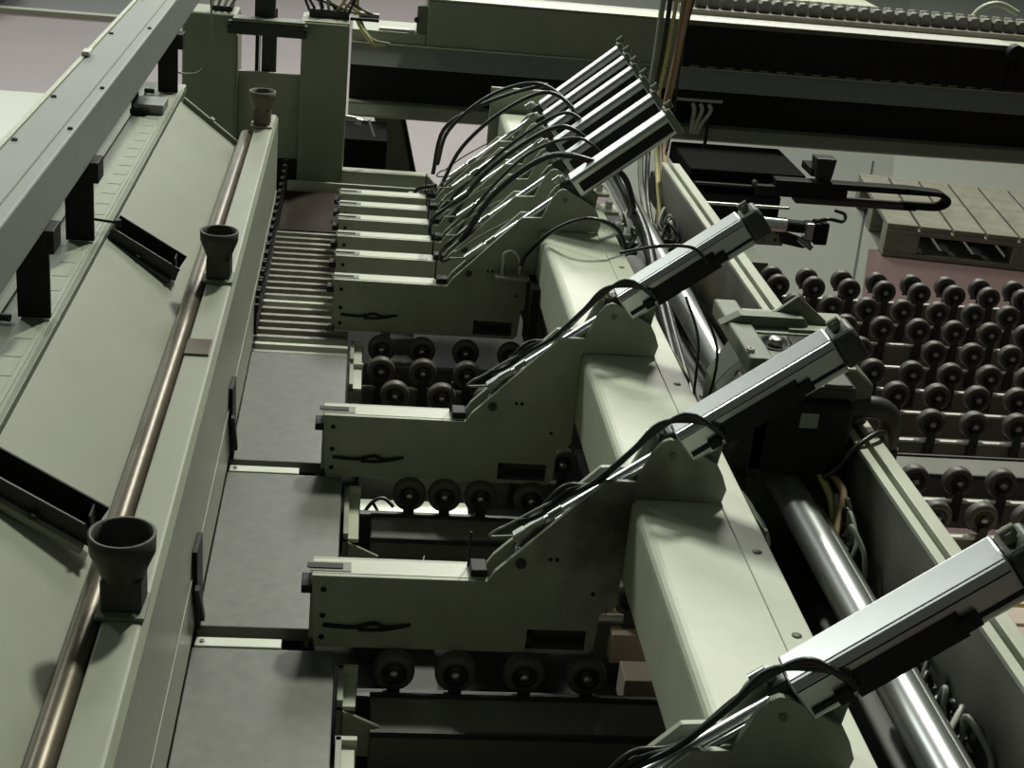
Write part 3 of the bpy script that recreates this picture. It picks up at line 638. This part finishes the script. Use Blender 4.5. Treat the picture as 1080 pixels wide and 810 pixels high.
fh([(.155,2.62,1.02),(.125,2.66,1.0),(.118,2.72,.96),(.12,2.78,.93)],.004,'black hose dropping behind the farthest gripper nose')

# ------------------------------------------------------------------ far frame: columns, gantry
q=empty('frame_column',(-.065,3.0,.86),'wide grey-green upright box column at the far end of the deck','column','upright columns at the far end')
MB().box(-.112,-.018,2.97,3.07,.86,1.237).build('body','cpaint',q,.006,3); MB().box(-.112,-.018,2.975,3.075,1.2375,1.2385).build('top_plate','arm',q)
for z in (1.05,1.13): MB().lathe((-.03,2.97,z),(0,-1,0),[(.003,0),(.003,.002),(.0001,.002)],8).build('screw','arm',q)
q=empty('frame_column',(-.28,3.0,.86),'grey-green upright column behind the end of the sloped cover','column','upright columns at the far end')
MB().box(-.345,-.238,2.97,3.07,.86,1.240).build('body','cpaint',q,.006,3); MB().box(-.24,-.236,2.975,3.07,.95,1.20).build('edge_flange','arm',q)
q=empty('cross_panel',(-.17,3.02,.86),'grey-green panel between the two far columns with a dark opening above','panel')
MB().box(-.236,-.1125,3.0,3.01,.95,1.125).build('plate','arm',q,.001)
MB().box(-.236,-.1125,2.99,3.01,.86,.95).build('lower_plate','black',q)
MB().box(-.205,-.198,3.02,3.03,1.09,1.25).build('rod','black',q); MB().box(-.192,-.163,3.02,3.04,1.09,1.25).build('post','dark',q,.001); MB().box(-.1965,-.1945,3.018,3.02,1.09,1.25).build('wire','arm',q)
q=empty('top_clamp_bar',(-.17,2.96,1.21),'dark crossbar bolted across the top of the two far columns','bar')
MB().box(-.255,-.10,2.945,2.97,1.207,1.232).build('bar','dark',q,.002); MB().box(-.245,-.105,2.945,2.985,1.232,1.238).build('top_face','dull',q,.001)
for x in (-.25,-.106): bolt((x,2.945,1.222),(0,-1,0),.006,.005,'bolt','dark',q)
MB().box(-.205,-.165,2.98,3.0,1.238,1.32).build('upright','dark',q)
cable([(-.336,2.62,1.221),(-.323,2.62,1.199),(-.295,2.62,1.191),(-.269,2.62,1.201),(-.257,2.62,1.24),(-.254,2.62,1.29),(-.256,2.62,1.335)],.0018,'greyc','thin pale wire hanging in a loop beside the far end of the grey beam')

q=empty('gantry_beam',(.8,3.35,.95),'huge grey-green gantry beam crossing behind the machine, light bottom rail','gantry beam')
X0,X1=-.015,2.2
MB().box(.150,X1,3.32,3.46,1.139,1.245).build('upper_box','gpaint',q,.004,2)
MB().box(X0,.151,3.32,3.46,1.139,1.170).build('left_stub','gpaint',q,.003)
MB().box(.135,X1,3.319,3.40,1.2455,1.249).build('top_edge','cream',q,.001)
MB().prism([(3.285,1.098),(3.311,1.142),(3.319,1.142),(3.319,1.098)],X0,X1,'x').build('ledge_face','gbeam' ,q,.001)
MB().box(X0,X1,3.309,3.316,1.1422,1.1445).build('ledge_edge','strip',q)
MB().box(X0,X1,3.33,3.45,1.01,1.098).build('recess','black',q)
MB().prism([(3.268,.990),(3.290,1.012),(3.45,1.012),(3.45,.985),(3.275,.985)],X0,X1,'x').build('bottom_rail','gpaint',q,.0015)
MB().box(X0,X1,3.290,3.293,1.0122,1.0135).build('rail_edge','rail',q)
for x in (.46,2.0): MB().box(x-.06,x+.06,3.34,3.44,0,.992).build('support_leg','dark',q)
q=empty('bellows_cover',(1.4,3.31,1.14),'long black cover hung over the right half of the gantry beam','cover')
MB().box(.735,1.50,3.306,3.319,1.147,1.238).build('sheet','black',q,.001)
MB().box(.735,1.50,3.310,3.39,1.2492,1.2505).build('top_flange','railtop',q)
nt=MB()
for i in range(18): nt.box(.75+i*.041,.772+i*.041,3.303,3.306,1.147,1.151)
nt.build('clip_row','rail',q)
q=empty('corner_fitting',(1.53,3.30,1.14),'black round fitting on the right end of the gantry cover','fitting')
MB().box(1.50,1.60,3.300,3.319,1.15,1.25).build('body','black',q,.002); MB().cyl((1.50,3.30,1.238),(1.50,3.275,1.238),.020).cyl((1.525,3.298,1.225),(1.525,3.27,1.225),.022).build('knob','black',q)
MB().lathe((1.525,3.27,1.225),(0,-1,0),[(.011,0),(.011,.004),(.0001,.004)],16).build('knob_centre','dark',q)
# toothed chain tray on the gantry
q=empty('energy_chain',(1.2,3.45,1.249),'grey toothed cable chain lying along the top of the gantry','energy chain')
base=MB(); base.box(.74,2.1,3.40,3.455,1.2495,1.262).build('tray','rail',q)
for i in range(34):
    x=.745+i*.030
    MB().prism([(x,1.262),(x+.024,1.262),(x+.024,1.287),(x+.018,1.291),(x+.006,1.289),(x,1.282)],3.425,3.452).build('link','xb',q,.001)
for i in range(34):
    x=.745+i*.030
    MB().box(x+.006,x+.022,3.452,3.458,1.286,1.293).build('link_edge','railtop',q)
cable([(1.49,3.50,1.22),(1.47,3.50,1.27),(1.49,3.5,1.305),(1.53,3.5,1.318),(1.58,3.5,1.30)],.008,'cream','thick white hose loop above the right end of the gantry')
q=empty('top_plate',(1.1,3.7,1.22),'pale flat plate behind the gantry top near the photo top edge','plate')
MB().box(.80,1.30,3.70,3.80,1.249,1.262).build('plate','cream',q,.002); MB().box(.75,1.42,3.68,3.70,1.235,1.250).build('edge','gbeam',q,.001)
MB().box(.80,1.35,3.46,3.80,1.20,1.235).build('support_arm','gbeam',q,.001)
# left gantry: opening with white sill and yellow hose
q=empty('window_frame_plate',(.09,3.36,1.17),'pale sill plate on the left stub of the gantry','plate')
MB().box(.045,.125,3.325,3.345,1.1705,1.176).build('sill','white',q,.001); MB().box(.128,.149,3.325,3.35,1.1705,1.23).build('side_post','dull',q,.001)
MB().cyl((.127,3.33,1.20),(.127,3.318,1.20),.006,seg=10).build('stud','dark',q)
cable([(-.010,3.30,1.26),(-.012,3.30,1.22),(.000,3.30,1.185),(.020,3.288,1.160),(.035,3.286,1.147),(.060,3.288,1.1475)],.0048,'yellow','yellow-green hose curving down at the left end of the gantry')
cable([(-.005,3.31,1.26),(-.004,3.305,1.22),(.010,3.30,1.18),(.032,3.288,1.155),(.07,3.285,1.1485)],.003,'greyc','grey hose beside the yellow-green one at the gantry left end')
q=empty('fitting_cluster',(-.06,3.1,1.238),'tangle of dark fittings and thin hoses on top of the far column','fittings')
rn=random.Random(4)
MB().box(-.10,-.02,3.02,3.06,1.2386,1.255).build('block','dark',q,.001)
for i in range(7):
    x=-.10+i*.013
    MB().tube([(x,3.03,1.25),(x+rn.uniform(-.02,.03),3.02,1.275+rn.uniform(0,.02)),(x+rn.uniform(0,.05),3.03,1.27),(x+rn.uniform(.02,.07),3.04,1.25)],.0028).build('hose',rn.choice(['hose','greyc','tan']),q)
MB().cyl((.0,3.06,1.245),(.04,3.06,1.243),.006,seg=10).build('fitting','steel',q)
MB().box(-.018,.04,3.04,3.07,1.235,1.241).build('shelf','dark',q)
q=empty('fitting_cluster',(-.28,3.1,1.24),'small dark fittings on top of the left far column','fittings')
MB().box(-.29,-.25,3.0,3.05,1.2405,1.25).build('block','dark',q,.001)
for i in range(4): MB().tube([(-.29+i*.012,3.0,1.25),(-.285+i*.014,2.995,1.27),(-.275+i*.012,3.01,1.285)],.003).build('hose','greyc' if i%2 else 'white',q)
# brace leg under the gantry left, dark
q=empty('brace_leg',(.1,3.35,0),'dark grey-green slanted brace leg under the left part of the gantry','leg')
MB().prism([(.040,.985),(.105,.985),(.150,.80),(.175,.60),(.18,0),(.07,0),(.085,.82)],3.36,3.42).build('leg','dull',q,.002)
MB().prism([(.105,.985),(.112,.985),(.160,.80),(.19,.60),(.20,0),(.18,0),(.175,.60),(.150,.80)],3.355,3.43).build('dark_edge','black',q)
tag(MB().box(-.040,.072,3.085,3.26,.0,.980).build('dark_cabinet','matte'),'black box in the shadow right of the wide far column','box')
q=empty('hydraulic_fitting',(.0,3.05,1.0),'small steel fitting on the right side of the wide far column','fitting')
MB().cyl((-.018,3.0,1.045),(.004,3.0,1.043),.006,seg=10).cyl((.004,3.0,1.040),(.016,3.0,1.037),.008,seg=12).build('fitting','steel',q)
MB().obox((.030,3.0,1.045),(.043,3.0,1.010),.006,.004).build('pin','alu',q)
# hanging cable connector row on the gantry
q=empty('connector_strip',(.79,3.29,1.05),'black connector strip with three hanging cables under the gantry ledge','connector strip')
MB().box(.725,.835,3.285,3.291,1.072,1.080).build('strip','alu',q,.001)
MB().box(.725,.825,3.280,3.295,1.082,1.094).build('cover','black',q,.001)
for i,x in enumerate((.765,.783,.803)):
    MB().tube([(x,3.283,1.068),(x+.004,3.275,1.055),(x+.002-.008*i,3.27,1.025),(x-.012*i,3.26,1.005)],.005).build('cable','white',q)
MB().tube([(.803,3.27,1.03),(.79,3.22,.985),(.74,3.10,.965),(.69,3.0,.955)],.004).build('cable','hose',q)

# black carriage below the gantry, energy chain loop, chrome cylinder
q=empty('saw_carriage',(.83,3.1,.90),'black carriage block with bolts hanging under the gantry','carriage')
MB().box(.72,.975,3.02,3.255,.945,.985).build('body','matte',q,.004)
MB().box(.73,.99,3.0,3.02,.955,.960).build('lip','dark',q)
MB().box(.985,1.030,3.02,3.10,.985,1.000).build('bracket','black',q); MB().prism([(.985,1.03),(1.03,1.03),(1.025,.985),(.99,.985)],3.0,3.04).build('block','dark',q,.002)
for x in (.996,1.014): MB().cyl((x,3.01,.950),(x,3.01,.986),.005,seg=10).build('pin','steel',q)
for x,z in ((.86,.965),(.90,.96),(.965,.952)): MB().cyl((x,3.0,z),(x,3.02,z),.006,seg=10).build('bolt','steel',q)
MB().box(.70,.93,2.955,2.962,.925,.931).build('bright_edge','railtop',q,.001)
MB().box(.66,.92,2.995,3.15,.88,.94).build('lower_block','black',q,.003)
q=empty('energy_chain',(1.15,2.98,.92),'flat black cable chain loop reaching right under the gantry','energy chain')
MB().box(.90,1.20,2.985,3.02,.967,.981).build('upper_run','black',q,.002)
MB().box(.95,1.22,2.985,3.02,.932,.945).build('lower_run','rubber',q,.002)
import math as _m
pr=[]; 
for k in range(13):
    a=_m.pi/2-_m.pi*k/12; pr.append((1.255+.040*_m.cos(a),.9565+.0215*_m.sin(a)))
inn=[(1.255+.028*_m.cos(_m.pi/2-_m.pi*k/12),.9565+.011*_m.sin(_m.pi/2-_m.pi*k/12)) for k in range(12,-1,-1)]
MB().prism([(1.19,.981)]+pr+[(1.19,.935)]+[(1.19,.9455)]+inn+[(1.19,.9675)],2.985,3.02).build('end_loop','black',q,.001)
MB().box(.86,1.06,2.983,3.0,.945,.967).build('chain_bracket','black',q,.002)
q=empty('clamp_cylinder',(.93,2.93,.84),'small chrome cylinder with black valve end below the black chain','cylinder')
MB().cyl((.86,2.95,.895),(.925,2.95,.893),.0155,seg=20).build('barrel','chrome',q)
MB().cyl((.925,2.95,.893),(.965,2.95,.891),.0135,seg=16).build('collar','black',q)
MB().box(.965,.985,2.93,2.96,.868,.905).build('flange','alu',q,.003); MB().box(.985,1.015,2.925,2.965,.86,.908).build('valve','black',q,.004)
MB().cyl((.975,2.93,.855),(.975,2.95,.872),.008,seg=10).cyl((.955,2.94,.868),(.985,2.93,.85),.006,seg=10).build('lever','steel',q)
MB().tube([(.985,2.94,.908),(1.01,2.93,.918),(1.045,2.94,.912),(1.05,2.95,.925),(1.03,2.96,.93)],.004).build('hose','hose',q)
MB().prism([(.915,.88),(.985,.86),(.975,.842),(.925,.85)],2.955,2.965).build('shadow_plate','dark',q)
q=empty('bracket_plate',(.88,2.96,.80),'cream bracket plate with four holes under the chrome cylinder','plate')
MB().box(.80,.93,2.962,2.970,.842,.882).build('plate','arm',q,.001); MB().box(.80,.93,2.970,3.10,.878,.8795).build('top_flange','arm',q)
for x in (.885,.912):
    for z in (.855,.872): MB().lathe((x,2.962,z),(0,-1,0),[(.003,0),(.003,.0008),(.0001,.0008)],8).build('hole','black',q)
q=empty('floor_panel',(.75,3.0,0),'grey-green leg panel behind the carriage rail at the far end','panel')
MB().box(.68,.85,2.78,2.79,.0,.86).build('panel','dull',q); MB().box(.68,.85,2.79,3.1,.845,.855).build('top','dull',q)

# ------------------------------------------------------------------ pallet
q=empty('wooden_pallet',(2.6,6.05,0),'greyish wooden pallet lying on the floor behind the roller tracks','pallet')
px0,px1,py0,py1=2.205,3.40,5.66,6.47
n=9
for i in range(n):
    x=px0+i*(px1-px0-.10)/(n-1)
    MB().box(x,x+.126,py0,py1,.122,.144).build('deck_board','wood',q,.003)
for y in (py0,(py0+py1)/2-.05,py1-.1): MB().box(px0,px1,y,y+.10,.100,.1215).build('stringer_board','wood',q,.002)
for y in (py0,(py0+py1)/2-.05,py1-.1):
    MB().box(px0,px1,y,y+.10,0.002,.022).build('bottom_board','wood',q,.002)
    for x in (px0,(px0+px1)/2-.07,px1-.14): MB().box(x,x+.14,y,y+.10,.022,.100).build('block','wood',q,.003)
cr=Vector((2.205,5.66,0)); rz=math.radians(-9)
for o in q.children: o.location += q.location-cr
q.location=cr; q.rotation_euler.z=rz; ORG[q]=cr
q=empty('floor_crate',(-2.6,10.6,0),'dark low stack at the far left edge of the hall','crate')
MB().box(-3.6,-2.30,9.9,10.6,0,.25).build('body','dark',q,.01); MB().box(-3.6,-2.30,9.9,10.6,.25,.27).build('lid','brown',q,.005)

for o in list(bpy.data.objects):
    if o.type=='EMPTY' and not o.children: bpy.data.objects.remove(o)
